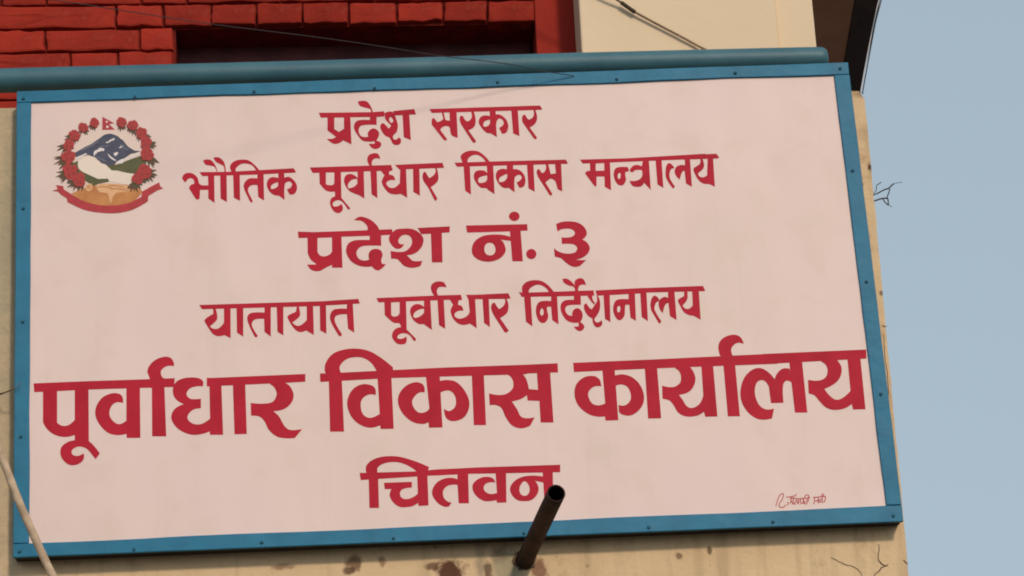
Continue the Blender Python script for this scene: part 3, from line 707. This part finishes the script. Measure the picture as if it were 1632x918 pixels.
cr('sun_disc', ["225,705 330,660 420,640 480,628 600,630 700,640 765,660 805,690 740;760 640;797 540;807 420;797 320;768 250;730"], 'orange', .0011)
cr('hand', ["342,632 388,625 397,668 365,690 342,680", "420,655 450;632 500,625 600,632 690,645 700,685 640;695 590,700 560,735 545,785 528,775 515,705 450,695"], 'peach', .0016)
for q in ("425,655 470,648 520,652 560,662 556,668 518,659 470,655 426,662", "520,640 560,636 610,644 650,652 648,658 608,651 560,643 522,647", "540,668 590,664 640,668 680,676 678,682 638,676 590,671 542,675",
          "350,645 372,640 386,650 382,654 370,647 352,651", "348,660 370,655 388,664 384,668 370,662 350,667", "515,700 530,740 540,778 533,778 522,742 508,704"):
    cr('finger_line', [q], 'orange', .0022)
for q in ("300,352 345,332 395,308 440,280 446,286 400,316 350,340 304,360", "440,330 470,318 500,322 530,312 534,318 500,330 470,326 444,338", "620,300 650,330 690,352 686,358 644,336 614,306", "430,405 470,425 510,440 506,446 466,433 428,412"):
    cr('ridge_line', [q], 'ridge', .0019)
cr('ribbon', ["70,685 112,670 98,638 155,645 165,675 235,720 330;770 450;800 560;803 680;785 790,735 800,690 880,645 938,615 945,648 970,665 925,680 850,725 845,770 775;812 700;845 580;866 460;862 340;842 240,800 190,775 188,748 135,712 115,690"], 'crim', .0018)
cr('flag', ["475,82 572,135 530,142 577,188 475,190"], 'flag', .0012)
cr('flag_field', ["489,112 535,135 508,142 549,180 489,182"], 'crim', .0016)
cr('flag_mark', ["502;124 511;116 520;124 511;132", "506;165 515;154 526;165 515;175"], 'snow', .0020)
leaves = [(410,135,(375,185),(415,195)),(320,175,(300,225),(355,225)),(250,235,(172,268),(255,298)),(200,310,(112,355),(185,365)),(205,410,(92,465),(135,505)),(200,440,(165,470),(130,500)),(215,530,(105,570),(148,618)),
          (280,600,(195,655),(240,680)),(320,620,(280,680),(230,610)),(630,130,(622,200),(665,180)),(720,155,(695,215),(745,235)),(795,215,(868,245),(768,280)),(835,300,(912,322),(905,300)),(845,390,(932,452),(892,492)),
          (840,400,(900,435),(880,470)),(825,530,(918,557),(884,605)),(770,590,(800,640),(845,600)),(740,610,(705,690),(760,690))]
def around(cx, cy, r, n, jit):
    return [(70+(cx+r*random.uniform(1-jit, 1+jit)*math.cos(2*math.pi*k/n))/5.1, 170+(cy+r*random.uniform(1-jit, 1+jit)*math.sin(2*math.pi*k/n))/5.1) for k in range(n)]
for cx, cy, *tips in leaves:
    for tx, ty in [(cx+(tx-cx)*q1-(ty-cy)*q2, cy+(ty-cy)*q1+(tx-cx)*q2) for tx, ty in tips for q1, q2 in ((1.12, 0), (.95, .3), (.9, random.choice((-.42, .42))))]:
        dx, dy = tx-cx, ty-cy; l = math.hypot(dx, dy); wl = 10
        q = [(cx-dy/l*wl, cy+dx/l*wl), (cx+dx*.55-dy/l*wl*1.1, cy+dy*.55+dx/l*wl*1.1), (tx, ty), (cx+dx*.6+dy/l*wl*.8, cy+dy*.6-dx/l*wl*.8), (cx+dy/l*wl, cy-dx/l*wl)]
        paint('leaf', [([(70+x/5.1, 170+y/5.1) for x, y in q], [])], EM['leaf'], emb, .0007+.00001*len(emb.children))
for cx, cy, r in ((410,132,35),(320,172,37),(250,235,42),(203,312,43),(200,410,50),(215,530,58),(285,598,52),(630,128,38),(720,155,40),(795,215,43),(830,295,44),(838,392,50),(820,530,56),(765,585,46)):
    paint('flower', [(around(cx, cy, r*1.08, 20, .19), [])], EM['flower'], emb, .0012+.00001*len(emb.children))
    pp = []
    for k in range(4):                            # a few dark petal strokes
        g = 2*math.pi*(k+random.random()*.6)/4; c_, s_ = math.cos(g), math.sin(g); l0, l1, wd = r*.25, r*.85, r*.11
        pp.append(([(70+(cx+c_*a_-s_*b_)/5.1, 170+(cy+s_*a_+c_*b_)/5.1) for a_, b_ in ((l0, 0), ((l0+l1)/2, wd), (l1, wd*.4), ((l0+l1)/2, -wd*.6))], []))
    paint('petal', pp, EM['petal'], emb, .0017+.00001*len(emb.children))

# ------------------------------------------------------------------ rusty pipe out of the wall
B0 = P(836, 893, WY); T0 = P(886.5, 786, -.36)
ax = (T0-B0).normalized(); B1 = B0-ax*.05
def rustpipe():
    Rr, ri = .0210, .0182; seg = 26
    a = ax.cross(Vector((0, 0, 1))).normalized(); b = ax.cross(a)
    vs, fs = [], []
    N = 16; Lp = (T0-B1).length
    ring = lambda c, r: [c+a*math.cos(2*math.pi*k/seg)*r+b*math.sin(2*math.pi*k/seg)*r for k in range(seg)]
    for i in range(N+1):
        c = B1+ax*(Lp*i/N); r = Rr*(1+.02*noise.noise(Vector((i*.7, 0, 1)))) + (.0015 if i < 3 else 0); vs += ring(c, r)
    vs += ring(T0, ri); n0 = (N+2)
    inner = []
    for i in range(N+1):
        for k in range(seg): fs.append((i*seg+k, i*seg+(k+1)%seg, (i+1)*seg+(k+1)%seg, (i+1)*seg+k))
    root = empty('drain_pipe', B0); tag(root, 'rusty brown open-ended pipe stub sticking out under the sign, overlapping the last letter', 'pipe')
    obj('pipe_body', vs, fs, M['rust'], root, smooth=True)
    vb = ring(T0+ax*.0003, ri+.0002)+ring(T0-ax*.3, ri*.98)
    fb = [(k, (k+1)%seg, seg+(k+1)%seg, seg+k) for k in range(seg)]+[tuple(range(seg, 2*seg))]
    o = obj('bore', vb, fb, M['bore'], root, smooth=True)
    # chipped mortar collar where it leaves the wall
    cv = []
    c = B0+Vector((0, -.004, 0)); nn = 18
    vs = [c+Vector((math.cos(2*math.pi*k/nn)*.027*random.uniform(.85, 1.2), 0, math.sin(2*math.pi*k/nn)*.024*random.uniform(.85, 1.2))) for k in range(nn)]
    v2, f2 = prism(vs, .006); obj('mortar_collar', v2, f2, M['crack'], root)
rustpipe()

# ------------------------------------------------------------------ cables, rope and wires
def cable(name, pts, rad, mt, label, cat, group=None, n=8, seg=8, **kw):
    v, f = tube(smoothpath(pts, n), rad, seg, **kw); o = obj(name, v, f, mt, smooth=True); return tag(o, label, cat, group)
def line(*q): return [P(x, y, d) for x, y, d in q]
wq = [(-130,-24), (75,-1), (188,15.5), (334,38), (495,58), (601,73), (689,87), (727,92), (810,102), (863,113), (900,118.5), (915,121)]
cable('wire', [P(x, y, -.008-.50*(915-x)/840) for x, y in wq], .00115, M['wire'], 'thin dark wire running from the top left across the bricks down to the blue frame', 'wire')
pc = line((880,-64,.36), (962,-14,.375), (993,6,.385), (1010,18,.388), (1060,45,.39), (1085,58,.39), (1120,77,.388), (1150,92,.36))
cable('cable', pc, .0036, M['cable'], 'brown cable slanting across the cream pillar with a dark taped splice', 'cable')
v, f = tube(smoothpath(line((990,4,.384), (1000,11,.385), (1012,19.5,.387)), 6), .0058, 8)
cb = [o for o in C.objects if o.name == 'cable'][0]
obj('taped_splice', v, f, M['tape'], cb, smooth=True)
cable('cable', line((1412,-30,.3), (1401,0,.32), (1394,30,.28), (1384,80,.2), (1373,139,.12), (1372,147,.09)), .0015, M['wirel'], 'pale thin cable running down the edge of the dark roof beam', 'cable', 'thin cables at the roof edge')
cable('cable', line((1411,-30,.25), (1404.5,0,.26), (1396,33,.24), (1387,80,.2), (1376,140,.12), (1375,149,.09)), .0017, M['wire'], 'dark thin cable beside the pale one at the roof edge', 'cable', 'thin cables at the roof edge')
rp = line((-70,545,.045), (-40,625,-.10), (-8,702,-.20), (8,742,-.22), (28,794,-.24), (47,838,-.25), (66,880,-.26), (86,922,-.27), (140,1030,-.30))
d = (rp[-1]-rp[-3]).normalized()
for k in range(6):                               # the rest hangs down to the ground
    d = (d*.7+Vector((0, -.03, -1))*.3).normalized(); rp.append(rp[-1]+d*(rp[-1].z/(6-k)/max(.3, -d.z)))
rp[-1].z = .005
cable('rope', rp, .0092, M['rope'], 'beige twisted rope crossing the lower left corner of the sign', 'rope', n=40, seg=16, twist=120, lobes=2, amp=.025)
tw = 'thin twisted wires poking out of the wall'
cable('twig_wire', line((-14,630,.058), (0,628,.02), (12,624,-.008), (22,620,-.015), (29,615,-.018), (34.5,608,-.02)), [.0024]*12+[.0017]*14+[.0008]*15, M['crack'], 'brown twig bent over the left frame of the sign', 'twig', n=8)
wr = cable('tie_wire', line((1380,316,.09), (1395.7,309.6,.085), (1408.8,302.7,.08), (1416.6,299.8,.075), (1424.5,293,.07), (1438,290.3,.07)), [.0012]*9+[.0017]*24+[.0007]*8, M['wire'], 'dark twisted tie wires poking out of the right edge of the cream wall', 'wire', n=8, seg=6)
for pts, r in (([(1418,301), (1416.5,307), (1414,314), (1415.2,318), (1416,327)], .0016), ([(1384,322), (1397.5,319), (1402,317.2), (1412,315.8), (1415.3,317)], .0019), ([(1416,327), (1411,323), (1407,317)], .0015), ([(1416,326), (1421,330)], .0008),
               ([(1390,312), (1396,304), (1397,296), (1400,293.5), (1404.4,290.5)], .0012)):
    v, f = tube(smoothpath([P(x, y, .08) for x, y in pts], 5), r, 6); obj('strand', v, f, M['wire'], wr, smooth=True)
